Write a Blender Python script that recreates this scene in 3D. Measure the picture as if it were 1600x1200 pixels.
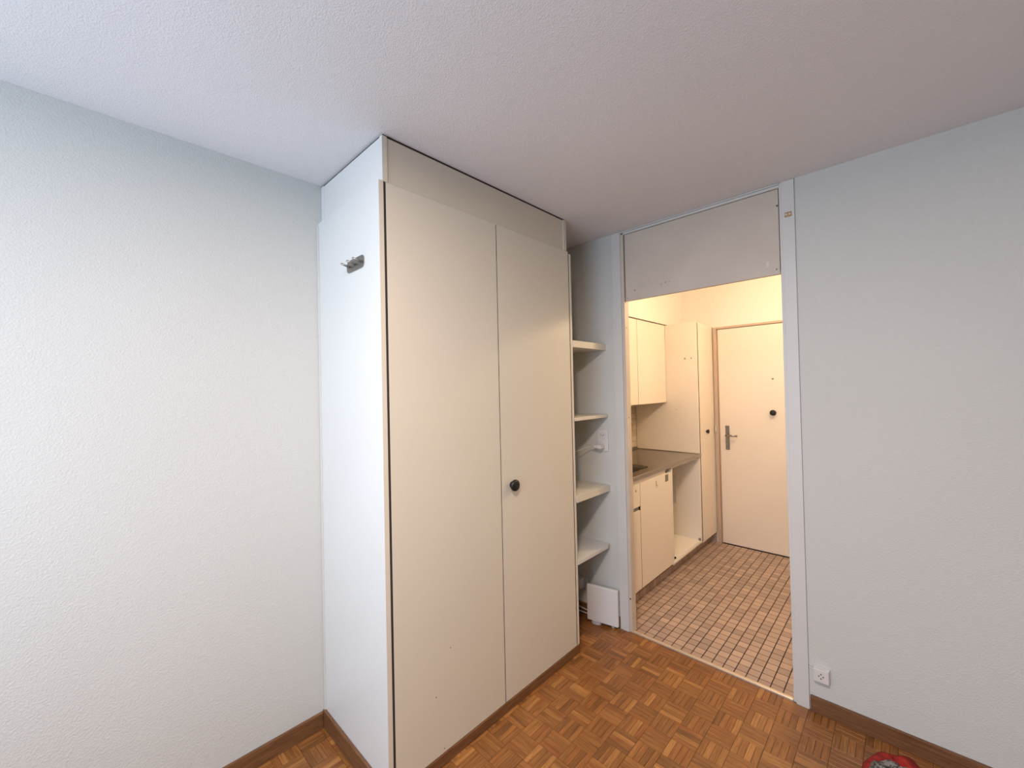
import bpy, bmesh, math, random
from mathutils import Vector, Matrix

# ------------------------------------------------------------------ scene
for o in list(bpy.data.objects):
    bpy.data.objects.remove(o, do_unlink=True)
S = bpy.context.scene
C = S.collection
random.seed(7)
H = 2.40

# camera ------------------------------------------------------------------
CAM = Vector((-2.25027, -1.88490, 1.46455))
FPX = 641.47
yaw, pit, rol = 0.76324, 0.01277, -0.02165
fw = Vector((math.cos(yaw)*math.cos(pit), math.sin(yaw)*math.cos(pit), math.sin(pit)))
r0 = Vector((math.sin(yaw), -math.cos(yaw), 0))
u0 = r0.cross(fw)
rt = r0*math.cos(rol) + u0*math.sin(rol)
up = -r0*math.sin(rol) + u0*math.cos(rol)
cd = bpy.data.cameras.new('camera')
cd.sensor_fit = 'HORIZONTAL'
cd.sensor_width = 36.0
cd.lens = FPX/1600*36.0
cd.clip_start = 0.02
cam = bpy.data.objects.new('camera', cd)
C.objects.link(cam)
cam.matrix_world = Matrix(((rt.x, up.x, -fw.x, CAM.x), (rt.y, up.y, -fw.y, CAM.y),
                           (rt.z, up.z, -fw.z, CAM.z), (0, 0, 0, 1)))
S.camera = cam

# world, daylight, exposure -------------------------------------------------
w = bpy.data.worlds.new('sky')
S.world = w
w.use_nodes = True
bg = w.node_tree.nodes['Background']
bg.inputs['Color'].default_value = (0.62, 0.76, 1.0, 1)
bg.inputs['Strength'].default_value = 1.0
S.view_settings.view_transform = 'Standard'
S.view_settings.look = 'None'
S.view_settings.gamma = 1.0
S.view_settings.use_curve_mapping = False
S.view_settings.exposure = 0.0

WINDOW_W, WINDOW_C = 39.0, (0.65, 0.80, 1.0)
ROOM_LAMP_W, ROOM_LAMP_C = 42.0, (1.0, 0.80, 0.69)
KIT_LAMP_W, KIT_LAMP_C = 28.0, (1.0, 0.735, 0.455)

def area_light(name, loc, rot, size, power, col, sy=None, shape=None):
    l = bpy.data.lights.new(name, 'AREA')
    l.energy = power
    l.color = col
    l.size = size
    if sy:
        l.shape = 'RECTANGLE'
        l.size_y = sy
    if shape:
        l.shape = shape
    o = bpy.data.objects.new(name, l)
    o.location = loc
    o.rotation_euler = rot
    C.objects.link(o)
    return o

ROOM_X0, ROOM_Y0 = -3.5, -3.4
WIN = (-2.0, -0.30, 0.85, 2.1)     # window opening y0, y1, z0, z1 in the back wall
area_light('window_daylight', (ROOM_X0+0.03, (WIN[0]+WIN[1])/2, (WIN[2]+WIN[3])/2),
           (0, math.radians(-90), 0), WIN[3]-WIN[2], WINDOW_W, WINDOW_C, sy=WIN[1]-WIN[0])

# ------------------------------------------------------------------ materials
def new_mat(name):
    m = bpy.data.materials.new(name)
    m.use_nodes = True
    return m, m.node_tree.nodes, m.node_tree.links, m.node_tree.nodes['Principled BSDF']

def plain(name, col, rough=0.5, metal=0.0, var=0.0, scale=6.0, bump=0.0, bscale=200.0, spec=0.5, coat=0.0):
    m, n, l, b = new_mat(name)
    b.inputs['Roughness'].default_value = rough
    b.inputs['Metallic'].default_value = metal
    b.inputs['Specular IOR Level'].default_value = spec
    b.inputs['Coat Weight'].default_value = coat
    tc = n.new('ShaderNodeTexCoord')
    nz = n.new('ShaderNodeTexNoise')
    nz.inputs['Scale'].default_value = scale
    nz.inputs['Detail'].default_value = 4
    l.new(tc.outputs['Object'], nz.inputs['Vector'])
    rp = n.new('ShaderNodeValToRGB')
    c = Vector(col)
    lo, hi = c*(1-var), c*(1+var*0.6)
    rp.color_ramp.elements[0].position = 0.3
    rp.color_ramp.elements[1].position = 0.7
    rp.color_ramp.elements[0].color = (*lo, 1)
    rp.color_ramp.elements[1].color = (*[min(1, v) for v in hi], 1)
    l.new(nz.outputs['Fac'], rp.inputs['Fac'])
    l.new(rp.outputs['Color'], b.inputs['Base Color'])
    if bump > 0:
        n2 = n.new('ShaderNodeTexNoise')
        n2.inputs['Scale'].default_value = bscale
        n2.inputs['Detail'].default_value = 3
        l.new(tc.outputs['Object'], n2.inputs['Vector'])
        bp = n.new('ShaderNodeBump')
        bp.inputs['Strength'].default_value = bump
        bp.inputs['Distance'].default_value = 0.004
        l.new(n2.outputs['Fac'], bp.inputs['Height'])
        l.new(bp.outputs['Normal'], b.inputs['Normal'])
    return m

def plaster(name, col, bump, scale):
    m, n, l, b = new_mat(name)
    b.inputs['Roughness'].default_value = 0.9
    b.inputs['Specular IOR Level'].default_value = 0.2
    tc = n.new('ShaderNodeTexCoord')
    n1 = n.new('ShaderNodeTexNoise')
    n1.inputs['Scale'].default_value = scale
    n1.inputs['Detail'].default_value = 3
    n1.inputs['Roughness'].default_value = 0.6
    v = n.new('ShaderNodeTexVoronoi')
    v.inputs['Scale'].default_value = scale*0.8
    n3 = n.new('ShaderNodeTexNoise')
    n3.inputs['Scale'].default_value = 1.2
    for q in (n1, v, n3):
        l.new(tc.outputs['Object'], q.inputs['Vector'])
    ad = n.new('ShaderNodeMath')
    ad.operation = 'ADD'
    l.new(n1.outputs['Fac'], ad.inputs[0])
    l.new(v.outputs['Distance'], ad.inputs[1])
    bp = n.new('ShaderNodeBump')
    bp.inputs['Strength'].default_value = bump
    bp.inputs['Distance'].default_value = 0.005
    l.new(ad.outputs[0], bp.inputs['Height'])
    l.new(bp.outputs['Normal'], b.inputs['Normal'])
    rp = n.new('ShaderNodeValToRGB')
    rp.color_ramp.elements[0].position = 0.35
    rp.color_ramp.elements[1].position = 0.65
    rp.color_ramp.elements[0].color = (*(Vector(col)*0.975), 1)
    rp.color_ramp.elements[1].color = (*col, 1)
    l.new(n3.outputs['Fac'], rp.inputs['Fac'])
    l.new(rp.outputs['Color'], b.inputs['Base Color'])
    return m

def wood(name, base, use_uv=False, rnd='none', rough=0.38, dark=0.66, light=1.45):
    """oak-like grain; local X (or U) runs along the board"""
    m, n, l, b = new_mat(name)
    b.inputs['Roughness'].default_value = rough
    tc = n.new('ShaderNodeTexCoord')
    src = tc.outputs['UV'] if use_uv else tc.outputs['Object']
    if rnd == 'object':
        r_out = n.new('ShaderNodeObjectInfo').outputs['Random']
    elif rnd == 'attr':
        at = n.new('ShaderNodeAttribute')
        at.attribute_name = 'tone'
        r_out = at.outputs['Fac']
    else:
        r_out = None
    vec = src
    if r_out is not None:
        ml = n.new('ShaderNodeMath'); ml.operation = 'MULTIPLY'; ml.inputs[1].default_value = 37.0
        l.new(r_out, ml.inputs[0])
        cb = n.new('ShaderNodeCombineXYZ')
        l.new(ml.outputs[0], cb.inputs[0]); l.new(ml.outputs[0], cb.inputs[1])
        va = n.new('ShaderNodeVectorMath'); va.operation = 'ADD'
        l.new(src, va.inputs[0]); l.new(cb.outputs[0], va.inputs[1])
        vec = va.outputs[0]
    mp = n.new('ShaderNodeMapping')
    mp.inputs['Scale'].default_value = (9, 130, 130)
    l.new(vec, mp.inputs['Vector'])
    nz = n.new('ShaderNodeTexNoise')
    nz.inputs['Scale'].default_value = 1.0
    nz.inputs['Detail'].default_value = 4
    nz.inputs['Distortion'].default_value = 1.0
    l.new(mp.outputs[0], nz.inputs['Vector'])
    rp = n.new('ShaderNodeValToRGB')
    rp.color_ramp.elements[0].position = 0.3
    rp.color_ramp.elements[1].position = 0.7
    rp.color_ramp.elements[0].color = (0.62, 0.57, 0.52, 1)
    rp.color_ramp.elements[1].color = (1.22, 1.22, 1.20, 1)
    l.new(nz.outputs['Fac'], rp.inputs['Fac'])
    col_in = None
    if r_out is not None:
        t = n.new('ShaderNodeValToRGB')
        cr = t.color_ramp
        B = Vector(base)
        cr.elements[0].position = 0.0
        cr.elements[0].color = (*(B*dark), 1)
        cr.elements[1].position = 1.0
        cr.elements[1].color = (B.x*light, B.y*light*1.12, B.z*light*1.2, 1)
        for p, f, g in ((0.14, 0.86, 1.0), (0.5, 1.0, 1.0), (0.62, 0.95, 0.90), (0.85, 1.12, 1.04)):
            e = cr.elements.new(p)
            e.color = (B.x*f, B.y*f*g, B.z*f*g, 1)
        l.new(r_out, t.inputs['Fac'])
        col_in = t.outputs['Color']
    mx = n.new('ShaderNodeMix')
    mx.data_type = 'RGBA'
    mx.blend_type = 'MULTIPLY'
    mx.inputs[0].default_value = 1.0
    if col_in is not None:
        l.new(col_in, mx.inputs[6])
    else:
        mx.inputs[6].default_value = (*base, 1)
    l.new(rp.outputs['Color'], mx.inputs[7])
    l.new(mx.outputs[2], b.inputs['Base Color'])
    return m

def ceramic(name, base, rnd):
    m, n, l, b = new_mat(name)
    b.inputs['Roughness'].default_value = 0.42
    if rnd == 'object':
        r_out = n.new('ShaderNodeObjectInfo').outputs['Random']
    else:
        at = n.new('ShaderNodeAttribute'); at.attribute_name = 'tone'
        r_out = at.outputs['Fac']
    t = n.new('ShaderNodeValToRGB')
    cr = t.color_ramp
    B = Vector(base)
    cr.elements[0].color = (*(B*0.80), 1)
    cr.elements[1].color = (B.x*1.22, B.y*1.20, B.z*1.15, 1)
    for p, f, g in ((0.25, 0.92, 0.95), (0.5, 1.0, 1.0), (0.75, 1.05, 0.96)):
        e = cr.elements.new(p); e.color = (B.x*f, B.y*f*g, B.z*f*g, 1)
    l.new(r_out, t.inputs['Fac'])
    tc = n.new('ShaderNodeTexCoord')
    nz = n.new('ShaderNodeTexNoise'); nz.inputs['Scale'].default_value = 120
    l.new(tc.outputs['Object'], nz.inputs['Vector'])
    rp = n.new('ShaderNodeValToRGB')
    rp.color_ramp.elements[0].color = (0.92, 0.92, 0.92, 1)
    rp.color_ramp.elements[1].color = (1.05, 1.05, 1.05, 1)
    l.new(nz.outputs['Fac'], rp.inputs['Fac'])
    mx = n.new('ShaderNodeMix'); mx.data_type = 'RGBA'; mx.blend_type = 'MULTIPLY'
    mx.inputs[0].default_value = 1.0
    l.new(t.outputs['Color'], mx.inputs[6]); l.new(rp.outputs['Color'], mx.inputs[7])
    l.new(mx.outputs[2], b.inputs['Base Color'])
    return m

def emissive(name, col, strength):
    m, n, l, b = new_mat(name)
    b.inputs['Base Color'].default_value = (0.9, 0.9, 0.9, 1)
    b.inputs['Emission Color'].default_value = (*col, 1)
    b.inputs['Emission Strength'].default_value = strength
    return m

M = {}
M['wall'] = plaster('wall_plaster', (0.615, 0.63, 0.605), 0.22, 230)
M['ceil'] = plaster('ceiling_plaster', (0.785, 0.785, 0.805), 0.24, 290)
M['farwall'] = plaster('darkened_rear_wall_paint', (0.42, 0.40, 0.37), 0.2, 210)  # unseen walls, colour darkened to cut light bounced onto the doorway wall
M['kwall'] = plaster('kitchen_plaster', (0.88, 0.84, 0.78), 0.1, 200)
M['cream'] = plain('cream_laminate', (0.665, 0.632, 0.533), 0.42, var=0.02, scale=2.0, bump=0.02, bscale=90)
M['filler'] = plain('aged_cream_board', (0.63, 0.585, 0.485), 0.5, var=0.03, scale=3.0)
M['sidelit'] = plain('window_lit_side_laminate', (0.735, 0.75, 0.725), 0.40, var=0.02, scale=2.0)  # whiter copy of the cream laminate, window light put into the colour
M['frame'] = plain('frame_paint', (0.64, 0.645, 0.625), 0.45, var=0.03, scale=3)
M['transom'] = plain('transom_paint', (0.60, 0.53, 0.45), 0.5, var=0.05, scale=5)
M['dark'] = plain('dark_gap', (0.03, 0.022, 0.018), 0.8)  # near-black, paints the shade inside gaps; also holes, screws and drain
M['black'] = plain('black_plastic', (0.006, 0.006, 0.006), 0.40)
M['base'] = wood('baseboard_wood', (0.185, 0.086, 0.036), rough=0.45)
M['finger'] = wood('parquet_oak', (0.285, 0.119, 0.033), use_uv=True, rnd='object', rough=0.36)
M['finger_s'] = wood('parquet_oak_rest', (0.285, 0.119, 0.033), use_uv=True, rnd='attr', rough=0.36)
M['bed'] = plain('floor_bed', (0.085, 0.035, 0.014), 0.8)
M['grout'] = plain('tile_grout', (0.040, 0.021, 0.013), 0.9, var=0.2, scale=40)
M['tilebed'] = plain('backsplash_grout', (0.27, 0.19, 0.13), 0.9)
M['tile'] = ceramic('floor_tile_clay', (0.45, 0.335, 0.265), 'object')
M['tile_s'] = ceramic('floor_tile_clay_rest', (0.45, 0.335, 0.265), 'attr')
M['walltile'] = ceramic('wall_tile_beige', (0.62, 0.53, 0.42), 'object')
M['kcream'] = plain('kitchen_laminate', (0.86, 0.775, 0.68), 0.40, var=0.02, scale=2)
M['doorframe'] = plain('tan_frame_paint', (0.56, 0.42, 0.315), 0.45, var=0.03, scale=4)
M['kwhite'] = plain('white_cabinet_interior', (0.92, 0.855, 0.77), 0.45, var=0.01)
M['door'] = plain('entry_door_paint', (0.85, 0.755, 0.655), 0.45, var=0.02, scale=2)
M['steel'] = plain('brushed_steel', (0.36, 0.335, 0.30), 0.27, metal=1.0, var=0.06, scale=30)
M['nickel'] = plain('brushed_nickel', (0.34, 0.325, 0.30), 0.36, metal=1.0, var=0.08, scale=60)
M['plastic'] = plain('white_plastic', (0.68, 0.67, 0.65), 0.30, var=0.01)
M['gloss'] = plain('glossy_white_plastic', (0.78, 0.78, 0.77), 0.12, var=0.01, coat=0.5)
M['greyplastic'] = plain('grey_plastic', (0.52, 0.52, 0.53), 0.4)
M['bracket'] = plain('grey_bracket', (0.20, 0.19, 0.14), 0.45)
M['sill'] = plain('threshold_metal', (0.72, 0.64, 0.54), 0.30, metal=0.75, var=0.06, scale=20)
M['brass'] = plain('worn_brass', (0.42, 0.28, 0.12), 0.5, metal=0.4, var=0.4, scale=120)
M['tape'] = plain('tape_residue', (0.66, 0.61, 0.54), 0.6)
M['smudge'] = plain('grey_smudge', (0.36, 0.32, 0.27), 0.6)
M['red'] = plain('red_cloth', (0.36, 0.022, 0.014), 0.85, var=0.6, scale=22, bump=0.3, bscale=300)
M['lamp'] = emissive('room_lamp_glass', ROOM_LAMP_C, 4.0)
M['klamp'] = emissive('kitchen_lamp_glass', KIT_LAMP_C, 6.0)

def knit_mat():
    m, n, l, b = new_mat('grey_black_knit')
    b.inputs['Roughness'].default_value = 0.9
    tc = n.new('ShaderNodeTexCoord')
    nz = n.new('ShaderNodeTexNoise'); nz.inputs['Scale'].default_value = 34; nz.inputs['Distortion'].default_value = 2.5
    l.new(tc.outputs['Object'], nz.inputs['Vector'])
    rp = n.new('ShaderNodeValToRGB')
    rp.color_ramp.elements[0].position = 0.40; rp.color_ramp.elements[0].color = (0.025, 0.028, 0.025, 1)
    rp.color_ramp.elements[1].position = 0.56; rp.color_ramp.elements[1].color = (0.26, 0.25, 0.23, 1)
    l.new(nz.outputs['Fac'], rp.inputs['Fac']); l.new(rp.outputs['Color'], b.inputs['Base Color'])
    return m
M['knit'] = knit_mat()

def glass_mat():
    m, n, l, b = new_mat('window_glass')
    out = n['Material Output']
    t = n.new('ShaderNodeBsdfTransparent'); g = n.new('ShaderNodeBsdfGlossy')
    g.inputs['Roughness'].default_value = 0.02
    mx = n.new('ShaderNodeMixShader'); mx.inputs[0].default_value = 0.08
    l.new(t.outputs[0], mx.inputs[1]); l.new(g.outputs[0], mx.inputs[2]); l.new(mx.outputs[0], out.inputs['Surface'])
    return m
M['glass'] = glass_mat()

# ------------------------------------------------------------------ mesh helpers
def obj(name, bm, mat, parent=None, loc=None, smooth=False):
    me = bpy.data.meshes.new(name)
    bmesh.ops.recalc_face_normals(bm, faces=bm.faces)
    bm.to_mesh(me)
    bm.free()
    if smooth:
        for p in me.polygons:
            p.use_smooth = True
    me.materials.append(M[mat])
    o = bpy.data.objects.new(name, me)
    C.objects.link(o)
    if loc is not None:
        o.location = loc
    if parent is not None:
        o.parent = parent
    return o

def add_box(bm, a, b, bev=0.0, seg=2):
    """box between corners a and b"""
    x0, y0, z0 = [min(p, q) for p, q in zip(a, b)]
    x1, y1, z1 = [max(p, q) for p, q in zip(a, b)]
    v = [bm.verts.new(p) for p in ((x0, y0, z0), (x1, y0, z0), (x1, y1, z0), (x0, y1, z0),
                                   (x0, y0, z1), (x1, y0, z1), (x1, y1, z1), (x0, y1, z1))]
    fs = [bm.faces.new([v[i] for i in f]) for f in ((3, 2, 1, 0), (4, 5, 6, 7), (0, 1, 5, 4), (1, 2, 6, 5), (2, 3, 7, 6), (3, 0, 4, 7))]
    if bev > 0:
        es = list({e for f in fs for e in f.edges})
        bmesh.ops.bevel(bm, geom=es, offset=bev, segments=seg, affect='EDGES', profile=0.6)
    return v

def box(name, a, b, mat, parent=None, bev=0.0, seg=2):
    """a box object whose origin is at its centre; with a parent, coordinates stay in world space"""
    c = (Vector(a)+Vector(b))/2
    bm = bmesh.new()
    add_box(bm, Vector(a)-c, Vector(b)-c, bev, seg)
    o = obj(name, bm, mat)
    if parent is not None:
        p = parent
        base = Vector((0, 0, 0))
        while p is not None:
            base += Vector(p.location)
            p = p.parent
        o.parent = parent
        o.location = c-base
    else:
        o.location = c
    return o

def cyl(name, a, b, r, mat, parent=None, seg=20, r2=None, bev=0.0):
    """cylinder from a to b (world)"""
    a, b = Vector(a), Vector(b)
    d = b-a
    bm = bmesh.new()
    bmesh.ops.create_cone(bm, cap_ends=True, segments=seg, radius1=r, radius2=r if r2 is None else r2, depth=d.length)
    if bev > 0:
        es = [e for e in bm.edges if len(e.link_faces) == 2 and any(len(f.verts) > 4 for f in e.link_faces)]
        bmesh.ops.bevel(bm, geom=es, offset=bev, segments=2, affect='EDGES')
    q = d.to_track_quat('Z', 'Y').to_matrix().to_4x4()
    bmesh.ops.transform(bm, matrix=q, verts=bm.verts)
    o = obj(name, bm, mat, smooth=False)
    for p in o.data.polygons:
        if len(p.vertices) == 4:
            p.use_smooth = True
    c = (a+b)/2
    base = Vector((0, 0, 0))
    p = parent
    while p is not None:
        base += Vector(p.location)
        p = p.parent
    o.parent = parent
    o.location = c-base
    return o

def tube(name, pts, r, mat, parent=None, seg=8):
    """round tube along a polyline (world coords), as a mesh"""
    pts = [Vector(p) for p in pts]
    # smooth with catmull-rom
    sm = []
    for i in range(len(pts)-1):
        p0 = pts[max(i-1, 0)]; p1 = pts[i]; p2 = pts[i+1]; p3 = pts[min(i+2, len(pts)-1)]
        for k in range(6):
            t = k/6
            sm.append(0.5*((2*p1)+(-p0+p2)*t+(2*p0-5*p1+4*p2-p3)*t*t+(-p0+3*p1-3*p2+p3)*t**3))
    sm.append(pts[-1])
    o0 = sm[0].copy()
    bm = bmesh.new()
    rings = []
    for i, p in enumerate(sm):
        d = (sm[min(i+1, len(sm)-1)]-sm[max(i-1, 0)]).normalized()
        ref = Vector((0, 0, 1)) if abs(d.z) < 0.9 else Vector((1, 0, 0))
        a = d.cross(ref).normalized(); b = d.cross(a)
        rings.append([bm.verts.new(p-o0+a*r*math.cos(2*math.pi*k/seg)+b*r*math.sin(2*math.pi*k/seg)) for k in range(seg)])
    for i in range(len(rings)-1):
        for k in range(seg):
            bm.faces.new((rings[i][k], rings[i][(k+1) % seg], rings[i+1][(k+1) % seg], rings[i+1][k]))
    bm.faces.new(rings[0]); bm.faces.new(list(reversed(rings[-1])))
    o = obj(name, bm, mat, smooth=True)
    base = Vector((0, 0, 0))
    p = parent
    while p is not None:
        base += Vector(p.location)
        p = p.parent
    o.parent = parent
    o.location = o0-base
    return o

def tag(o, label, cat, group=None):
    o['label'] = label
    o['category'] = cat
    if group:
        o['group'] = group
    return o

def thing(name, label, cat, loc=(0, 0, 0), group=None):
    o = bpy.data.objects.new(name, None)
    o.empty_display_size = 0.1
    o.location = loc
    C.objects.link(o)
    return tag(o, label, cat, group)

def struct(o, label=None, cat=None):
    o['kind'] = 'structure'
    if label:
        o['label'] = label
    if cat:
        o['category'] = cat
    return o

def sempty(name, loc, label, cat):
    o = bpy.data.objects.new(name, None)
    o.empty_display_size = 0.1
    o.location = loc
    C.objects.link(o)
    return struct(o, label, cat)

# ------------------------------------------------------------------ room shell
T = 0.12
WT = 0.05           # partition with the doorway
KX1 = 1.84          # entry wall of the kitchen
KY0 = -1.78         # right wall of the kitchen
KH = 2.46
struct(box('wall_left', (ROOM_X0-T, 0, -0.05), (WT, T, H+0.1), 'wall'), 'white rough-plastered wall left of the wardrobe', 'wall')
struct(box('wall_niche', (0, -0.66, -0.05), (WT, 0, H+0.1), 'wall'), 'white wall behind the niche shelves, left of the doorway', 'wall')
struct(box('wall_right', (0, ROOM_Y0-T, -0.05), (WT, -1.543, H+0.1), 'wall'), 'white rough-plastered wall right of the doorway', 'wall')
struct(box('wall_side', (ROOM_X0-T, ROOM_Y0-T, -0.05), (0, ROOM_Y0, H+0.1), 'farwall'), 'unseen side wall behind the viewpoint, darkened to cut bounced light', 'wall')
# window wall: one mesh with an opening
bm = bmesh.new()
y0, y1, z0, z1 = WIN
for a, b in (((ROOM_X0-T, ROOM_Y0, -0.05), (ROOM_X0, y0, H+0.1)), ((ROOM_X0-T, y1, -0.05), (ROOM_X0, 0, H+0.1)),
             ((ROOM_X0-T, y0, -0.05), (ROOM_X0, y1, z0)), ((ROOM_X0-T, y0, z1), (ROOM_X0, y1, H+0.1))):
    add_box(bm, a, b)
struct(obj('wall_back', bm, 'farwall'), 'unseen window wall behind the viewpoint, darkened to cut bounced light', 'wall')
struct(box('ceiling', (ROOM_X0-T, ROOM_Y0-T, H), (0.012, T, H+0.12), 'ceil'), 'white rough-plastered room ceiling', 'ceiling')
wn = sempty('window_1', (ROOM_X0-0.06, (y0+y1)/2, z0), 'white framed window in the wall behind the viewpoint', 'window')
for a, b in (((-0.03, y0, z0), (0.03, y0+0.06, z1)), ((-0.03, y1-0.06, z0), (0.03, y1, z1)),
             ((-0.03, (y0+y1)/2-0.04, z0+0.06), (0.03, (y0+y1)/2+0.04, z1-0.06)),
             ((-0.03, y0+0.06, z0), (0.03, y1-0.06, z0+0.06)), ((-0.03, y0+0.06, z1-0.06), (0.03, y1-0.06, z1))):
    box('window_frame', (ROOM_X0-0.07+a[0], a[1], a[2]), (ROOM_X0-0.07+b[0], b[1], b[2]), 'frame', wn, 0.004)
for a, b in ((y0+0.06, (y0+y1)/2-0.04), ((y0+y1)/2+0.04, y1-0.06)):
    box('pane', (ROOM_X0-0.074, a, z0+0.06), (ROOM_X0-0.068, b, z1-0.06), 'glass', wn)

# kitchen shell
struct(box('wall_kitchen_left', (WT, 0, -0.05), (KX1+T, T, KH), 'kwall'), 'kitchen wall behind the counter', 'wall')
struct(box('wall_kitchen_right', (WT, KY0-T, -0.05), (KX1+T, KY0, KH), 'kwall'), 'kitchen wall right of the entry door', 'wall')
bm = bmesh.new()
DY0, DY1, DZ = -1.53, -0.595, 2.0
for a, b in (((KX1, KY0, -0.05), (KX1+T, DY0, KH)), ((KX1, DY1, -0.05), (KX1+T, 0, KH)), ((KX1, DY0, DZ), (KX1+T, DY1, KH))):
    add_box(bm, a, b)
struct(obj('wall_entry', bm, 'kwall'), 'end wall of the kitchen around the entry door', 'wall')
struct(box('wall_soffit', (WT, -0.305, 2.028), (KX1, 0, KH), 'kwall'), 'boxed-in wall above the kitchen wall cabinets', 'wall')
struct(box('ceiling_kitchen', (0.012, KY0-T, KH), (KX1+T, T, KH+0.1), 'kwall'), 'white kitchen ceiling', 'ceiling')
struct(box('wall_transom', (0.035, -1.48, H-0.02), (WT, -0.68, KH+0.05), 'kwall'), 'narrow wall strip above the transom board', 'wall')

# baseboards
BH = 0.070
def baseboard(name, a, b, along, label):
    """long board, local X along its length"""
    L = abs(b[0]-a[0]) if along == 'x' else abs(b[1]-a[1])
    th = abs(b[1]-a[1]) if along == 'x' else abs(b[0]-a[0])
    h = b[2]-a[2]
    bm = bmesh.new()
    add_box(bm, (-L/2, -th/2, -h/2), (L/2, th/2, h/2), 0.003)
    o = obj(name, bm, 'base')
    o.location = (Vector(a)+Vector(b))/2
    if along == 'y':
        o.rotation_euler = (0, 0, math.pi/2)
    if label:
        struct(o, label, 'baseboard')
    return o
baseboard('baseboard_left', (ROOM_X0, -0.013, 0), (-1.5303, 0, BH), 'x', 'brown wooden baseboard along the left wall')
baseboard('baseboard_right', (-0.013, ROOM_Y0, 0), (0, -1.545, BH), 'y', 'brown wooden baseboard right of the doorway')
baseboard('baseboard_niche', (-0.013, -0.602, 0), (0, 0.0, BH), 'y', 'brown wooden baseboard inside the shelf niche')

# ------------------------------------------------------------------ floor: mosaic parquet
def project(p):
    d = Vector(p)-CAM
    z = d.dot(fw)
    if z < 0.05:
        return None
    return 800+FPX*d.dot(rt)/z, 600-FPX*d.dot(up)/z, z

floor = struct(box('floor', (ROOM_X0-T, ROOM_Y0-T, -0.06), (0.0, T, -0.0035), 'bed'), 'orange-brown oak mosaic parquet floor', 'floor')
PQ = 0.0975
GX, GY = -0.276, -1.343
FL, FW = PQ-0.0011, PQ/4-0.0009

def plate_mesh(name, L, W, h, ch, mat):
    """chamfered plate, top at z=0, local X = length; UV = local metres"""
    me = bpy.data.meshes.new(name)
    v = []
    for dx, z in ((0, -h), (0, -ch), (ch, 0)):
        for sx, sy in ((-1, -1), (1, -1), (1, 1), (-1, 1)):
            v.append((sx*(L/2-dx), sy*(W/2-dx), z))
    f = [(8, 9, 10, 11)]
    for r in (0, 4):
        for k in range(4):
            f.append((r+k, r+(k+1) % 4, r+4+(k+1) % 4, r+4+k))
    me.from_pydata(v, [], f)
    uv = me.uv_layers.new(name='UVMap')
    for lp in me.loops:
        c = me.vertices[lp.vertex_index].co
        uv.data[lp.index].uv = (c.x, c.y)
    me.materials.append(M[mat])
    return me

fingers = []
ix0, ix1 = int((ROOM_X0-GX)/PQ)-2, int((0-GX)/PQ)+2
iy0, iy1 = int((ROOM_Y0-GY)/PQ)-2, int((0-GY)/PQ)+2
for i in range(ix0, ix1+1):
    for j in range(iy0, iy1+1):
        cx, cy = GX+(i-0.5)*PQ, GY+(j-0.5)*PQ
        along_y = ((i+j) % 2 == 0)
        for k in range(4):
            off = (k-1.5)*PQ/4
            x, y = (cx+off, cy) if along_y else (cx, cy+off)
            lx, ly = (FW, FL) if along_y else (FL, FW)
            xa, xb, ya, yb = max(x-lx/2, ROOM_X0), min(x+lx/2, -0.0005), max(y-ly/2, ROOM_Y0), min(y+ly/2, -0.0005)
            if xb-xa < 0.003 or yb-ya < 0.003:
                continue
            full = (xb-xa > lx-1e-5 and yb-ya > ly-1e-5)
            fingers.append(((xa+xb)/2, (ya+yb)/2, xb-xa, yb-ya, along_y, full))

def visible(x, y):
    if x > -1.52 and y > -0.55:
        # inside the wardrobe, or the niche
        if x < -0.35:
            return False
        if y > -0.40:
            return False
    p = project((x, y, 0))
    if p is None:
        return False
    return 0 <= p[0] <= 1600 and 0 <= p[1] <= 1200

def foot(x, y, lx, ly):
    p = project((x, y, 0))
    return lx*ly/(p[2]**3)

vis = [f for f in fingers if f[5] and visible(f[0], f[1])]
vis.sort(key=lambda f: -foot(f[0], f[1], f[2], f[3]))
single = vis[:300]
sset = set(id(f) for f in single)
fme = plate_mesh('parquet_finger', FL, FW, 0.0035, 0.0005, 'finger')
for f in single:
    o = bpy.data.objects.new('parquet_finger', fme)
    C.objects.link(o)
    o.parent = floor
    o.location = Vector((f[0], f[1], random.uniform(0, 0.0002)))-Vector(floor.location)
    o.rotation_euler = (0, 0, math.pi/2 if f[4] else 0)

def plates_joined(name, items, h, ch, mat, parent, rnd):
    """items: (x, y, lx, ly, along_y); one mesh with a tone attribute and UVs along the piece"""
    V, F, UV, TN = [], [], [], []
    for x, y, lx, ly, ay in items:
        b0 = len(V)
        t = rnd.random()
        for dx, z in ((0, -h), (0, -ch), (ch, 0)):
            for sx, sy in ((-1, -1), (1, -1), (1, 1), (-1, 1)):
                V.append((x+sx*(lx/2-dx), y+sy*(ly/2-dx), z))
        fs = [(8, 9, 10, 11)]
        for r in (0, 4):
            for k in range(4):
                fs.append((r+k, r+(k+1) % 4, r+4+(k+1) % 4, r+4+k))
        for ff in fs:
            F.append(tuple(b0+q for q in ff))
            TN.append(t)
            for q in ff:
                vx, vy = V[b0+q][0]-x, V[b0+q][1]-y
                UV.append((vy, vx) if ay else (vx, vy))
    me = bpy.data.meshes.new(name)
    me.from_pydata(V, [], F)
    uv = me.uv_layers.new(name='UVMap')
    flat = [c for p in UV for c in p]
    uv.data.foreach_set('uv', flat)
    at = me.attributes.new('tone', 'FLOAT', 'FACE')
    at.data.foreach_set('value', TN)
    me.materials.append(M[mat])
    o = bpy.data.objects.new(name, me)
    C.objects.link(o)
    o.parent = parent
    o.location = -Vector(parent.location)
    o['kind'] = 'stuff'
    return o
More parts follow.
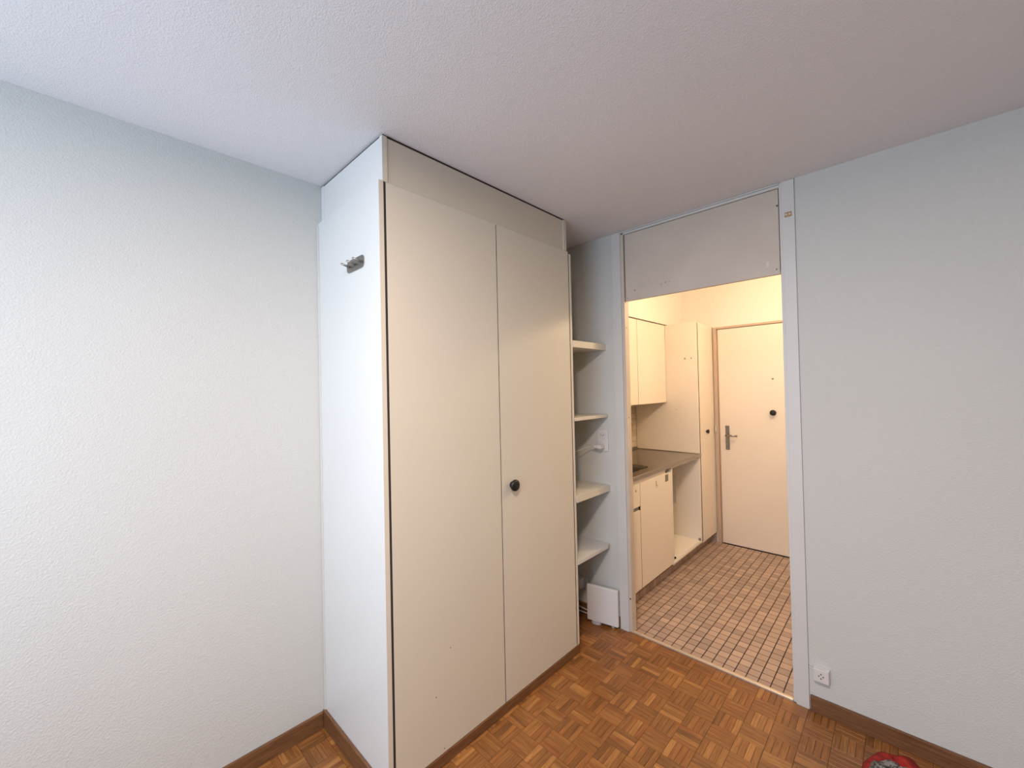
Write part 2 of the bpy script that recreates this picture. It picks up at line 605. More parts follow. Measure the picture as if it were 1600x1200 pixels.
rr = random.Random(11)
plates_joined('parquet_rest', [f[:5] for f in fingers if id(f) not in sset], 0.0035, 0.0005, 'finger_s', floor, rr)

# kitchen floor tiles
kfloor = struct(box('floor_kitchen', (0.0, KY0-T, -0.06), (KX1+T, T, -0.0022), 'grout'), 'kitchen floor of small square beige-brown tiles', 'floor')
TP = 0.0535
TX0, TY0 = 0.0685, -0.951
TL = TP-0.0046
tiles = []
for i in range(-1, 36):
    for j in range(-17, 20):
        xa, xb = TX0+i*TP+0.0023, TX0+(i+1)*TP-0.0023
        ya, yb = TY0+j*TP+0.0023, TY0+(j+1)*TP-0.0023
        xa, xb = max(xa, 0.024), min(xb, KX1)
        ya, yb = max(ya, KY0), min(yb, -0.52)
        if xb-xa < 0.004 or yb-ya < 0.004:
            continue
        full = xb-xa > TL-1e-5 and yb-ya > TL-1e-5
        tiles.append(((xa+xb)/2, (ya+yb)/2, xb-xa, yb-ya, False, full))

def tile_seen(x, y):
    p = project((x, y, 0))
    if p is None:
        return False
    # seen through the opening?
    t = (0-CAM.x)/(x-CAM.x)
    yd = CAM.y+(y-CAM.y)*t
    return -1.478 < yd < -0.67
tv = [f for f in tiles if f[5] and tile_seen(f[0], f[1])]
tv.sort(key=lambda f: -foot(f[0], f[1], f[2], f[3]))
tsing = tv[:300]
ts = set(id(f) for f in tsing)
tme = plate_mesh('floor_tile', TL, TL, 0.0022, 0.0006, 'tile')
for f in tsing:
    o = bpy.data.objects.new('floor_tile', tme)
    C.objects.link(o)
    o.parent = kfloor
    o.location = Vector((f[0], f[1], random.uniform(0, 0.0003)))-Vector(kfloor.location)
plates_joined('floor_tile_rest', [f[:5] for f in tiles if id(f) not in ts], 0.0022, 0.0006, 'tile_s', kfloor, rr)

# threshold
struct(box('trim_1', (0.0, -1.4795, -0.003), (0.021, -0.668, 0.009), 'sill', bev=0.004), 'pale metal threshold strip between parquet and tiles', 'threshold')

# ------------------------------------------------------------------ doorway frame with transom
df = sempty('door_1', (0.02, -1.08, 0), 'white painted door frame with a transom board and no door leaf', 'door frame')
box('casing', (-0.006, -0.661, 0), (0.004, -0.604, H-0.001), 'frame', df, 0.002)
box('casing', (-0.006, -1.541, 0), (0.004, -1.492, H-0.001), 'frame', df, 0.002)
box('jamb', (0.001, -0.680, 0.0), (WT, -0.661, H-0.001), 'transom', df, 0.0015)
box('jamb', (0.003, -1.492, 0.0), (WT, -1.480, H-0.001), 'frame', df, 0.0015)
box('wall_reveal', (0.004, -1.5425, 0.0), (WT, -1.492, H-0.001), 'frame', df)
tb = box('transom_board', (0.010, -1.476, 1.978), (0.030, -0.685, 2.378), 'transom', df, 0.001)
tb['label'] = 'beige board closing the top of the doorway'
box('lintel', (0.030, -1.480, 2.0), (WT, -0.680, H-0.02), 'dark', df)
box('batten', (0.001, -1.482, 2.380), (0.022, -0.665, 2.392), 'frame', df, 0.002)
box('batten', (-0.004, -1.482, 2.393), (0.018, -0.655, 2.399), 'frame', df, 0.002)
for (y, z, r) in ((-0.697, 1.996, 0.0025), (-1.462, 2.002, 0.003), (-1.471, 2.30, 0.004)):
    cyl('screw', (0.0095, y, z), (0.0115, y, z), r, 'dark', tb, 10)
box('tape_mark', (0.0094, -1.431, 2.018), (0.0104, -1.420, 2.046), 'tape', tb)
for (y, z, hy, hz) in ((-0.745, 2.034, 0.006, 0.008), (-0.905, 2.038, 0.004, 0.010), (-0.930, 2.045, 0.005, 0.014), (-0.952, 2.046, 0.003, 0.009)):
    cyl('smudge', (0.0097, y, z), (0.0103, y, z), hy, 'smudge', tb, 12)
hp = box('ball_catch', (-0.0085, -1.530, 2.229), (-0.0055, -1.503, 2.251), 'brass', df, 0.001)
hp['label'] = 'rusty double ball catch'
for y in (-1.523, -1.510):
    cyl('catch_ball', (-0.012, y, 2.240), (-0.006, y, 2.240), 0.0052, 'tape', hp, 12, bev=0.0015)
for z in (1.82, 1.278):
    cyl('screw', (0.02, -0.682, z), (0.02, -0.6795, z), 0.004, 'brass', df, 10)
cyl('screw', (-0.001, -0.671, 0.199), (0.002, -0.671, 0.199), 0.0045, 'dark', df, 10)

# ------------------------------------------------------------------ wardrobe
D = -0.546
ZT = 2.225
wd = thing('wardrobe', 'tall cream two-door built-in wardrobe reaching the ceiling', 'wardrobe', (-0.935, -0.27, 0))
sp = box('side_panel', (-1.517, D+0.001, 0.040), (-1.4985, -0.001, ZT), 'sidelit', wd, 0.0008)
sp['label'] = 'left side panel, window light painted in as a whiter tone'
box('edge_tone_strip', (-1.517, D, 0.040), (-1.4985, D+0.001, ZT), 'cream', sp)  # thin strip restores cream where the side's painted-in window light ends
box('side_panel', (-0.371, D, 0.046), (-0.353, -0.001, 2.214), 'cream', wd, 0.0008)
box('scribe_strip', (-1.524, -0.010, BH), (-1.517, -0.001, 2.212), 'frame', wd, 0.001)
d1 = box('door', (-1.4885, D, 0.047), (-0.9370, D+0.019, ZT-0.001), 'cream', wd, 0.0008)
d2 = box('door', (-0.9320, D, 0.047), (-0.3785, D+0.019, ZT-0.001), 'cream', wd, 0.0008)
for gx0, gx1 in ((-1.4983, -1.4887), (-0.9368, -0.9322), (-0.3783, -0.3712)):
    box('gap_shade_strip', (gx0, D+0.0012, 0.050), (gx1, D+0.0205, ZT-0.003), 'dark', wd)  # dark strips just behind the door faces, painting the shade in the gaps
box('carcass', (-1.4985, D+0.021, 0.044), (-0.371, -0.001, ZT-0.004), 'dark', wd)
bb = baseboard('plinth', (-1.5165, D-0.003, 0), (-0.353, D+0.012, 0.044), 'x', None)
bb.parent = wd; bb.location -= Vector(wd.location)
bb2 = baseboard('side_baseboard', (-1.530, D-0.003, 0), (-1.5175, -0.0006, 0.0745), 'y', None)
bb2.parent = wd; bb2.location -= Vector(wd.location)
bb3 = box('plinth_return', (-0.366, D+0.012, 0), (-0.3535, -0.014, 0.044), 'base', wd)
# filler above the doors
FZ0, FZ1 = ZT, 2.392
fp = box('filler_post', (-1.501, D+0.001, FZ0), (-1.482, D+0.018, FZ1), 'sidelit', wd, 0.0005)
box('edge_tone_strip', (-1.501, D, FZ0), (-1.482, D+0.001, FZ1), 'cream', fp)  # cream front for the post, whose side colour holds window light
box('filler_post', (-0.4155, D, FZ0), (-0.3895, D+0.018, FZ1), 'cream', wd, 0.0008)
box('filler_post', (-1.501, -0.028, FZ0), (-1.482, -0.001, FZ1), 'sidelit', wd, 0.0008)
box('filler_front', (-1.482, D+0.005, FZ0), (-0.4155, D+0.017, FZ1-0.001), 'filler', wd, 0.0005)
box('filler_side', (-1.499, D+0.018, FZ0), (-1.485, -0.028, FZ1-0.001), 'sidelit', wd, 0.0005)
box('filler_end', (-0.4045, D+0.018, FZ0), (-0.3905, -0.001, FZ1-0.001), 'cream', wd, 0.0005)
box('shadow_gap', (-1.495, D+0.006, FZ1-0.002), (-0.396, -0.002, H-0.0005), 'dark', wd)  # dark slab standing in for the shade under the ceiling

def knob(parent, x, y, z, mat='black', s=1.0):
    """turned round knob pointing to -y"""
    prof = [(0.016, 0), (0.015, 0.006), (0.017, 0.010), (0.024, 0.014), (0.0272, 0.020), (0.0262, 0.026), (0.020, 0.030), (0.010, 0.0315), (0.0, 0.032)]
    bm = bmesh.new()
    N = 28
    rings = []
    for r, h in prof[:-1]:
        rings.append([bm.verts.new((r*s*math.cos(2*math.pi*k/N), -h*s, r*s*math.sin(2*math.pi*k/N))) for k in range(N)])
    for i in range(len(rings)-1):
        for k in range(N):
            bm.faces.new((rings[i][k], rings[i][(k+1) % N], rings[i+1][(k+1) % N], rings[i+1][k]))
    bm.faces.new(rings[0]); bm.faces.new(rings[-1])
    o = obj('knob', bm, mat, smooth=True)
    base = Vector((0, 0, 0)); p = parent
    while p is not None:
        base += Vector(p.location); p = p.parent
    o.parent = parent
    o.location = Vector((x, y, z))-base
    return o
k = knob(d2, -0.8655, D, 1.018)
k['label'] = 'round black knob'
for x, z in ((-1.239, 0.436), (-1.313, 0.280), (-1.278, 0.063)):
    cyl('pin_hole', (x, D-0.0006, z), (x, D+0.001, z), 0.0022, 'dark', d1, 8)

# coat hooks on the wardrobe side
hx = -1.517
hk = thing('coat_hook_plate', 'brushed metal plate with three coat pegs on the wardrobe side', 'coat hook', (hx, -0.36, 1.961))
bm = bmesh.new()
N = 10
hl, hh, rr_ = 0.072, 0.024, 0.020
pts = []
for cxs, czs, a0 in ((1, 1, 0), (-1, 1, 90), (-1, -1, 180), (1, -1, 270)):
    for q in range(N+1):
        a = math.radians(a0+90*q/N)
        pts.append((cxs*(hl-rr_)+rr_*math.cos(a), czs*(hh-rr_)+rr_*math.sin(a)))
va = [bm.verts.new((0.0, p[0], p[1])) for p in pts]
vb = [bm.verts.new((-0.003, p[0], p[1])) for p in pts]
bm.faces.new(va); bm.faces.new(list(reversed(vb)))
for i in range(len(pts)):
    bm.faces.new((va[i], va[(i+1) % len(pts)], vb[(i+1) % len(pts)], vb[i]))
obj('plate', bm, 'nickel', hk)
for dy in (0.049, 0.001, -0.047):
    cyl('peg', (hx-0.003, -0.36+dy, 1.960), (hx-0.036, -0.36+dy, 1.968), 0.0042, 'nickel', hk, 14, bev=0.001)

# ------------------------------------------------------------------ niche shelves
SX0, SX1 = -0.3525, -0.0005
tag(box('shelf', (SX0, D, 1.694), (SX1, -0.001, 1.732), 'cream', None, 0.0015), 'thick cream shelf at the top of the niche', 'shelf', 'shelves in the niche')
tag(box('shelf', (SX0, -0.552, 1.278), (SX1, -0.001, 1.297), 'cream', None, 0.003), 'thin cream shelf just above the double wall socket', 'shelf', 'shelves in the niche')
tag(box('shelf', (SX0, -0.554, 0.824), (SX1, -0.001, 0.861), 'cream', None, 0.0015), 'thick cream shelf just below the double wall socket', 'shelf', 'shelves in the niche')
def rounded_shelf(z0, z1, yf):
    bm = bmesh.new()
    r = 0.028
    poly = [(SX0, -0.001), (SX1, -0.001)]
    cx, cy = SX1-0.002-r, yf+r
    poly.append((SX1, cy+0.004))
    for q in range(9):
        a = math.radians(0-90*q/8)
        poly.append((cx+r*math.cos(a), cy+r*math.sin(a)))
    poly.append((SX0, yf))
    c = Vector((-0.176, -0.27, (z0+z1)/2))
    lo = [bm.verts.new((p[0]-c.x, p[1]-c.y, z0-c.z)) for p in poly]
    hi = [bm.verts.new((p[0]-c.x, p[1]-c.y, z1-c.z)) for p in poly]
    bm.faces.new(lo); bm.faces.new(hi)
    for i in range(len(poly)):
        bm.faces.new((lo[i], lo[(i+1) % len(poly)], hi[(i+1) % len(poly)], hi[i]))
    return obj('shelf', bm, 'frame', None, c)
tag(rounded_shelf(0.478, 0.497, -0.548), 'thin white lowest niche shelf with a rounded front corner', 'shelf', 'shelves in the niche')

# ------------------------------------------------------------------ sockets, plug, router, cables
sk = thing('wall_socket', 'white double wall socket in the niche between two shelves', 'socket', (0, -0.514, 1.133))
box('plate', (-0.010, -0.551, 1.068), (0, -0.477, 1.199), 'plastic', sk, 0.003)
for z in (1.166, 1.101):
    f = cyl('socket_face', (-0.0125, -0.514, z), (-0.009, -0.514, z), 0.0235, 'plastic', sk, 28, bev=0.001)
    for dy, dz in ((0.0095, 0.002), (-0.0095, 0.002), (0, -0.004)):
        cyl('pin_hole', (-0.0131, -0.514+dy, z+dz), (-0.0122, -0.514+dy, z+dz), 0.0028, 'dark', f, 10)
pg = thing('power_plug', 'white power plug with thin cord in the lower socket', 'plug', (-0.013, -0.514, 1.098))
box('plug_body', (-0.062, -0.530, 1.086), (-0.0132, -0.498, 1.110), 'plastic', pg, 0.005)
box('plug_neck', (-0.060, -0.499, 1.090), (-0.030, -0.474, 1.106), 'plastic', pg, 0.005)
tube('cord', [(-0.045, -0.476, 1.098), (-0.060, -0.44, 1.092), (-0.095, -0.40, 1.074), (-0.15, -0.33, 1.04), (-0.20, -0.20, 0.99), (-0.22, -0.06, 0.93), (-0.22, -0.012, 0.874)], 0.0018, 'plastic', pg)

ph = thing('telephone_socket', 'small white surface telephone socket on the wall by the door frame', 'socket', (0, -1.588, 0.178))
box('base_plate', (-0.012, -1.618, 0.148), (0, -1.559, 0.208), 'plastic', ph, 0.002)
cv = box('cover', (-0.026, -1.6165, 0.1495), (-0.012, -1.5605, 0.2065), 'plastic', ph, 0.004)
for dy, dz in ((0, 0.0095), (0, -0.0095), (0.0075, 0), (-0.0075, 0)):
    cyl('hole', (-0.0266, -1.5885+dy, 0.178+dz), (-0.0255, -1.5885+dy, 0.178+dz), 0.0026, 'dark', cv, 10)
tube('wire', [(-0.004, -1.560, 0.196), (-0.004, -1.552, 0.200), (-0.003, -1.5425, 0.204)], 0.0025, 'plastic', ph)
tube('wire', [(-0.004, -1.560, 0.188), (-0.004, -1.552, 0.190), (-0.003, -1.5425, 0.192)], 0.0025, 'plastic', ph)

# router standing on the floor in the niche
A = Vector((-0.077, -0.4125, 0)); B = Vector((-0.038, -0.607, 0))
ax = (B-A).normalized()
rw = (B-A).length
back = Vector((-ax.y, ax.x, 0))
if back.x < 0:
    back = -back
rtr = thing('router_box', 'flat white glossy router box standing upright under the lowest niche shelf', 'router', (A+B)/2+back*0.016)
rtr.rotation_euler = (0, 0, math.atan2(ax.y, ax.x))
sgn = 1 if Vector((-math.sin(rtr.rotation_euler.z), math.cos(rtr.rotation_euler.z), 0)).dot(back) > 0 else -1
def lbox(name, a, b, mat, parent, bev):
    bm = bmesh.new()
    add_box(bm, a, b, bev, 3)
    return obj(name, bm, mat, parent)
body = lbox('housing', (-rw/2, -0.016*sgn, 0.016), (rw/2, 0.006*sgn, 0.236), 'gloss', rtr, 0.006)
lbox('rear_housing', (-rw/2+0.004, 0.004*sgn, 0.026), (rw/2-0.004, 0.016*sgn, 0.230), 'greyplastic', rtr, 0.004)
bm = bmesh.new()
bmesh.ops.create_cone(bm, cap_ends=True, segments=28, radius1=0.032, radius2=0.030, depth=0.018)
bmesh.ops.scale(bm, vec=(1.0, 0.7, 1), verts=bm.verts)
bmesh.ops.translate(bm, vec=(-0.045, 0.002*sgn, 0.0092), verts=bm.verts)
obj('foot', bm, 'greyplastic', rtr, smooth=False)
bm = bmesh.new()
bmesh.ops.create_cone(bm, cap_ends=True, segments=20, radius1=0.010, radius2=0.010, depth=0.018)
bmesh.ops.translate(bm, vec=(0.06, 0.008*sgn, 0.0092), verts=bm.verts)
obj('foot', bm, 'greyplastic', rtr)

nb = thing('network_socket', 'white wall outlet in the shadow behind the router', 'socket', (0, -0.345, 0.215))
box('plate', (-0.012, -0.375, 0.165), (0, -0.270, 0.235), 'plastic', nb, 0.003)
box('inserted_plug', (-0.045, -0.352, 0.170), (-0.012, -0.322, 0.236), 'plastic', nb, 0.005)
c1 = tube('white_cable', [(-0.018, -0.02, 0.046), (-0.018, -0.15, 0.044), (-0.018, -0.30, 0.041), (-0.019, -0.36, 0.038), (-0.024, -0.44, 0.034), (-0.030, -0.48, 0.032)], 0.0038, 'plastic')
tag(c1, 'upper of two white cables running along the niche baseboard', 'cable', 'cables in the niche')
c2 = tube('white_cable', [(-0.024, -0.02, 0.012), (-0.024, -0.15, 0.013), (-0.024, -0.30, 0.016), (-0.023, -0.36, 0.017), (-0.022, -0.44, 0.018), (-0.022, -0.50, 0.018)], 0.0038, 'plastic')
tag(c2, 'lower of two white cables running along the niche baseboard', 'cable', 'cables in the niche')

# ------------------------------------------------------------------ kitchen units
YF = -0.590
XT = 1.435
PZ = 0.108
# tiled plinth under all units
pl_ = thing('tiled_plinth', 'low tiled plinth under the kitchen base cabinets', 'plinth', (0.75, -0.5, 0))
box('core', (WT, -0.526, 0), (KX1, -0.40, PZ-0.002), 'grout', pl_)
ptm = plate_mesh('plinth_tile', TL, TL, 0.004, 0.0006, 'tile')
for i in range(0, 34):
    for rw_ in range(2):
        xc = TX0+(i+0.5)*TP
        if xc > KX1-0.03:
            continue
        o = bpy.data.objects.new('plinth_tile', ptm)
        C.objects.link(o)
        o.parent = pl_
        o.rotation_euler = (math.pi/2, 0, 0)
        o.location = Vector((xc, -0.530, 0.001+(rw_+0.5)*TP))-Vector(pl_.location)
# skirting tiles by the entry door
wsk = thing('skirting_tiles', 'short row of skirting tiles beside the entry door frame', 'skirting', (KX1, -0.56, 0))
for rw_ in range(2):
    o = bpy.data.objects.new('plinth_tile', ptm)
    C.objects.link(o); o.parent = wsk
    o.rotation_euler = (math.pi/2, 0, -math.pi/2)
    o.location = Vector((KX1-0.004, -0.5575, 0.001+(rw_+0.5)*TP))-Vector(wsk.location)

# backsplash tiles on the kitchen left wall
bs = thing('backsplash', 'beige tiled backsplash between counter and wall cabinets', 'backsplash', (0.75, 0, 0.9))
box('bed', (WT+0.001, -0.0035, 0.89), (XT-0.001, -0.0005, 1.312), 'tilebed', bs)
bme = plate_mesh('backsplash_tile', TP-0.003, TP-0.003, 0.004, 0.0006, 'walltile')
for i in range(0, 26):
    for j in range(0, 9):
        xc = XT-0.002-(i+0.5)*TP
        zc = 0.889+(j+0.5)*TP
        if xc < WT+0.03 or zc > 1.35:
            continue
        o = bpy.data.objects.new('backsplash_tile', bme)
        C.objects.link(o); o.parent = bs
        o.rotation_euler = (math.pi/2, 0, 0)
        o.location = Vector((xc, -0.006, zc))-Vector(bs.location)

# left base unit (slim, with recessed grip)
b1 = thing('base_cabinet', 'cream base cabinet half hidden by the door frame, with a recessed grip', 'cabinet', (0.19, -0.3, PZ), 'kitchen base cabinets')
box('body', (WT+0.002, YF+0.022, PZ), (0.320, -0.003, 0.700), 'kcream', b1)
box('upper_front', (WT+0.004, YF, 0.667), (0.3145, YF+0.02, 0.814), 'kcream', b1, 0.001)
box('top_rail', (WT+0.004, YF+0.006, 0.815), (0.3200, YF+0.030, 0.8495), 'kcream', b1)
dr = box('door', (WT+0.004, YF, 0.122), (0.3145, YF+0.02, 0.640), 'kcream', b1, 0.001)
box('grip_recess', (WT+0.004, YF+0.010, 0.641), (0.3145, YF+0.021, 0.666), 'bracket', b1)
cyl('screw_hole', (0.259, YF-0.0008, 0.777), (0.259, YF+0.002, 0.777), 0.007, 'bracket', b1, 12)
# middle base unit with door
b2 = thing('base_cabinet', 'cream base cabinet with a closed door under the sink', 'cabinet', (0.575, -0.3, PZ), 'kitchen base cabinets')
box('body', (0.3205, YF+0.022, PZ), (0.828, -0.003, 0.700), 'kcream', b2)
dr = box('door', (0.3205, YF, 0.122), (0.826, YF+0.02, 0.814), 'kcream', b2, 0.001)
box('top_rail', (0.3205, YF+0.006, 0.815), (0.735, YF+0.030, 0.8495), 'kcream', b2)
br = box('latch', (0.717, YF-0.004, 0.758), (0.764, YF, 0.808), 'bracket', dr, 0.003)
br['label'] = 'grey metal latch tab'
box('latch_pin', (0.752, YF+0.006, 0.814), (0.762, YF+0.018, 0.849), 'steel', b2, 0.001)
hkL = box('hook', (0.560, YF-0.003, 0.760), (0.564, YF, 0.792), 'brass', dr, 0.0008)
box('hook_tip', (0.560, YF-0.012, 0.760), (0.580, YF-0.002, 0.765), 'tape', hkL, 0.0008)
# open base unit
b3 = thing('base_cabinet', 'open white base cabinet without a door beside the tall cupboard', 'cabinet', (1.13, -0.3, PZ), 'kitchen base cabinets')
box('side_panel', (0.829, YF, PZ), (0.845, -0.003, 0.836), 'kwhite', b3, 0.0008)
rs = box('side_panel', (1.416, YF, PZ), (1.4335, -0.003, 0.836), 'kwhite', b3, 0.0008)
box('bottom_panel', (0.845, YF+0.006, 0.115), (1.416, -0.003, 0.133), 'kwhite', b3, 0.0008)
box('bottom_rail', (0.846, YF, 0.110), (1.415, YF+0.005, 0.126), 'kwhite', b3, 0.0008)
box('back_panel', (0.845, -0.012, 0.133), (1.416, -0.004, 0.83), 'kwhite', b3)
box('top_rail', (0.845, YF+0.012, 0.832), (1.416, YF+0.030, 0.840), 'kwhite', b3)
cyl('hinge_stub', (0.842, YF-0.004, 0.160), (0.852, YF-0.004, 0.160), 0.008, 'black', b3, 10)
box('catch', (1.396, YF+0.004, 0.128), (1.416, YF+0.018, 0.150), 'steel', b3, 0.002)
sh = box('cover_strip', (1.408, -0.384, 0.416), (1.416, -0.300, 0.665), 'plastic', b3, 0.001)
sh['label'] = 'grey strip on the inner side'

box('seam_shade_strip', (0.3147, YF+0.0012, 0.124), (0.3203, YF+0.0215, 0.700), 'dark', b1)  # dark fill between the fronts, standing in for shade in the joint
box('seam_shade_strip', (0.8262, YF+0.0012, 0.124), (0.8288, YF+0.0215, 0.812), 'dark', b2)
# stainless worktop with basin
wt = thing('sink_worktop', 'stainless steel kitchen worktop with a recessed sink basin', 'worktop', (0.74, -0.3, 0.875))
ZC = 0.876
def worktop():
    bm = bmesh.new()
    x0, x1, y0, y1 = WT+0.002, XT-0.002, -0.602, -0.006
    bx0, bx1, by0, by1 = 0.235, 0.665, -0.510, -0.130
    r = 0.07
    dep = 0.15
    # rounded-rectangle basin outline
    outl = []
    for cx, cy, a0 in ((bx1-r, by1-r, 0), (bx0+r, by1-r, 90), (bx0+r, by0+r, 180), (bx1-r, by0+r, 270)):
        for q in range(7):
            a = math.radians(a0+90*q/6)
            outl.append((cx+r*math.cos(a), cy+r*math.sin(a)))
    n = len(outl)
    rim = 0.012
    zt = ZC-0.006
    # inner deck boundary (raised rim around)
    ring = []
    for p in outl:
        ring.append(bm.verts.new((p[0], p[1], zt)))
    dk = [(x1-rim, y1-rim), (x0+rim, y1-rim), (x0+rim, y0+rim), (x1-rim, y0+rim)]
    dv = [bm.verts.new((p[0], p[1], zt)) for p in dk]
    for s in range(4):
        seg = ring[s*7:(s+1)*7]
        for q in range(6):
            bm.faces.new((dv[s], seg[q], seg[q+1]))
        nx = ring[((s+1)*7) % n]
        bm.faces.new((dv[s], seg[6], nx, dv[(s+1) % 4]))
    # rim
    ou = [(x1, y1), (x0, y1), (x0, y0), (x1, y0)]
    e1 = [bm.verts.new(((p[0]+d_[0])/2, (p[1]+d_[1])/2, ZC)) for p, d_ in zip(ou, dk)]
    e2 = [bm.verts.new((p[0], p[1], ZC-0.003)) for p in ou]
    e3 = [bm.verts.new((p[0], p[1], ZC-0.026)) for p in ou]
    for a, b in ((dv, e1), (e1, e2), (e2, e3)):
        for s in range(4):
            bm.faces.new((a[s], a[(s+1) % 4], b[(s+1) % 4], b[s]))
    # basin walls
    prev = ring
    for sc, dz in ((0.985, 0.02), (0.95, 0.11), (0.85, dep-0.008), (0.7, dep)):
        cx, cy = (bx0+bx1)/2, (by0+by1)/2
        cur = [bm.verts.new((cx+(p[0]-cx)*sc, cy+(p[1]-cy)*sc, zt-dz)) for p in outl]
        for i in range(n):
            bm.faces.new((prev[i], prev[(i+1) % n], cur[(i+1) % n], cur[i]))
        prev = cur
    bm.faces.new(prev)
    bmesh.ops.translate(bm, vec=-Vector((0.74, -0.3, 0.875)), verts=bm.verts)
    return bm
obj('steel_top', worktop(), 'steel', wt)
box('upstand', (WT+0.004, -0.012, ZC-0.002), (XT-0.004, -0.0065, ZC+0.012), 'steel', wt, 0.001)
cyl('drain', (0.45, -0.32, ZC-0.157), (0.45, -0.32, ZC-0.153), 0.035, 'dark', wt, 20)

# wall cabinets
for x0, x1, lab in ((0.352, 0.8915, 'cream wall cabinet nearer the doorway, mostly hidden by the door frame'),
                    (0.8925, 1.434, 'cream wall cabinet beside the tall cupboard')):
    wc = thing('wall_cabinet', lab, 'cabinet', ((x0+x1)/2, -0.15, 1.318), 'kitchen wall cabinets')
    box('body', (x0, -0.288, 1.318), (x1, -0.007, 2.020), 'kcream', wc)
    box('door', (x0+0.002, -0.308, 1.316), (x1-0.002, -0.290, 2.016), 'kcream', wc, 0.001)
    box('seam_shade_strip', (x1-0.0019, -0.3074, 1.318), (x1+0.0019 if x1 < 1 else x1-0.0001, -0.289, 2.014), 'dark', wc)  # dark strip paints the shaded slit at the door edge
    box('top_gap_shade', (x0+0.001, -0.286, 2.020), (x1-0.001, -0.01, 2.0275), 'dark', wc)  # dark slab painted as the shade below the soffit

# tall cupboard
tc_ = thing('tall_cupboard', 'tall narrow cream kitchen cupboard beside the entry door', 'cupboard', (1.635, -0.3, PZ))
tsd = box('side_panel', (XT, YF+0.004, 0.1095), (XT+0.018, -0.007, 2.016), 'kcream', tc_, 0.0008)
box('body', (XT+0.018, YF+0.024, 0.1095), (KX1-0.004, -0.007, 2.012), 'kcream', tc_)
box('gap_shade_strip', (XT+0.0182, YF+0.0015, PZ+0.002), (XT+0.0248, YF+0.0235, 2.010), 'dark', tc_)  # added dark strip, drawn as the shaded slit beside the door
td = box('door', (XT+0.025, YF, 0.100), (KX1-0.012, YF+0.020, 2.012), 'kcream', tc_, 0.001)
box('edge_post', (KX1-0.011, YF+0.004, 0.1095), (KX1-0.003, YF+0.023, 2.012), 'kcream', tc_)
kb = knob(td, 1.613, YF, 1.049, s=0.72)
kb['label'] = 'small black knob'
for y in (-0.483, -0.538):
    bm = bmesh.new()
    bmesh.ops.create_cone(bm, cap_ends=True, segments=14, radius1=0.009 if y > -0.5 else 0.006, radius2=0.008, depth=0.001)
    bmesh.ops.rotate(bm, matrix=Matrix.Rotation(math.pi/2, 3, 'Y'), verts=bm.verts, cent=(0, 0, 0))
    o = obj('glue_mark', bm, 'smudge', tsd)
    o.location = Vector((XT-0.0002, y, 1.702))-Vector(tsd.location)-Vector(tc_.location)
for y, z in ((-0.26, 1.29), (-0.40, 1.25)):
    cyl('pin_hole', (XT-0.0006, y, z), (XT+0.001, y, z), 0.003, 'dark', tsd, 8)

# ------------------------------------------------------------------ entry door
ed = sempty('door_2', (KX1, -1.065, 0), 'cream flush entry door with lever handle at the end of the kitchen', 'door')
box('frame', (KX1-0.018, -0.626, 0), (KX1+0.04, -0.598, 1.999), 'doorframe', ed, 0.003)
box('frame', (KX1-0.018, -1.529, 0), (KX1+0.04, -1.505, 1.999), 'doorframe', ed, 0.003)
box('frame', (KX1-0.014, -1.505, 1.980), (KX1+0.04, -0.626, 1.999), 'doorframe', ed, 0.003)
box('frame_stop', (KX1+0.002, -0.634, 0), (KX1+0.04, -0.627, 1.979), 'doorframe', ed)
box('leaf_gap', (KX1+0.036, -1.505, 0.0), (KX1+0.060, -0.626, 1.98), 'dark', ed)
lf = box('leaf', (KX1-0.004, -1.503, 0.008), (KX1+0.034, -0.636, 1.976), 'door', ed, 0.0015)
lf['label'] = 'smooth cream door leaf'
LX = KX1-0.004
pt = box('lock_plate', (LX-0.006, -0.716, 0.868), (LX, -0.682, 1.088), 'steel', lf, 0.002)
lv = cyl('lever_neck', (LX-0.050, -0.699, 1.002), (LX-0.005, -0.699, 1.002), 0.009, 'steel', pt, 14, bev=0.001)
cyl('lever', (LX-0.048, -0.692, 1.002), (LX-0.048, -0.790, 1.002), 0.0085, 'steel', pt, 14, bev=0.002)
cyl('cylinder_lock', (LX-0.014, -0.699, 0.932), (LX-0.005, -0.699, 0.932), 0.015, 'nickel', pt, 18, bev=0.002)
cyl('door_viewer', (LX-0.003, -1.068, 1.505), (LX, -1.068, 1.505), 0.008, 'bracket', lf, 14)
bm = bmesh.new()
N = 26
rings = []
for r_, h_ in ((0.012, 0), (0.012, 0.014), (0.020, 0.020), (0.0245, 0.028), (0.0235, 0.036), (0.015, 0.041)):
    rings.append([bm.verts.new((-h_, r_*math.cos(2*math.pi*q/N), r_*math.sin(2*math.pi*q/N))) for q in range(N)])
for i in range(len(rings)-1):
    for q in range(N):
        bm.faces.new((rings[i][q], rings[i][(q+1) % N], rings[i+1][(q+1) % N], rings[i+1][q]))
bm.faces.new(rings[0]); bm.faces.new(rings[-1])
kn = obj('knob', bm, 'black', lf, smooth=True)
kn.location = Vector((LX, -1.068, 1.216))-Vector(lf.location)-Vector(ed.location)
kn['label'] = 'round black door knob'
stt = box('strike_box', (KX1-0.034, -0.612, 1.028), (KX1-0.018, -0.599, 1.090), 'tape', ed, 0.003)
stt['label'] = 'pale lock keeper on the frame'
cyl('keeper_tongue', (KX1-0.036, -0.611, 1.058), (KX1-0.030, -0.611, 1.058), 0.006, 'plastic', stt, 12)

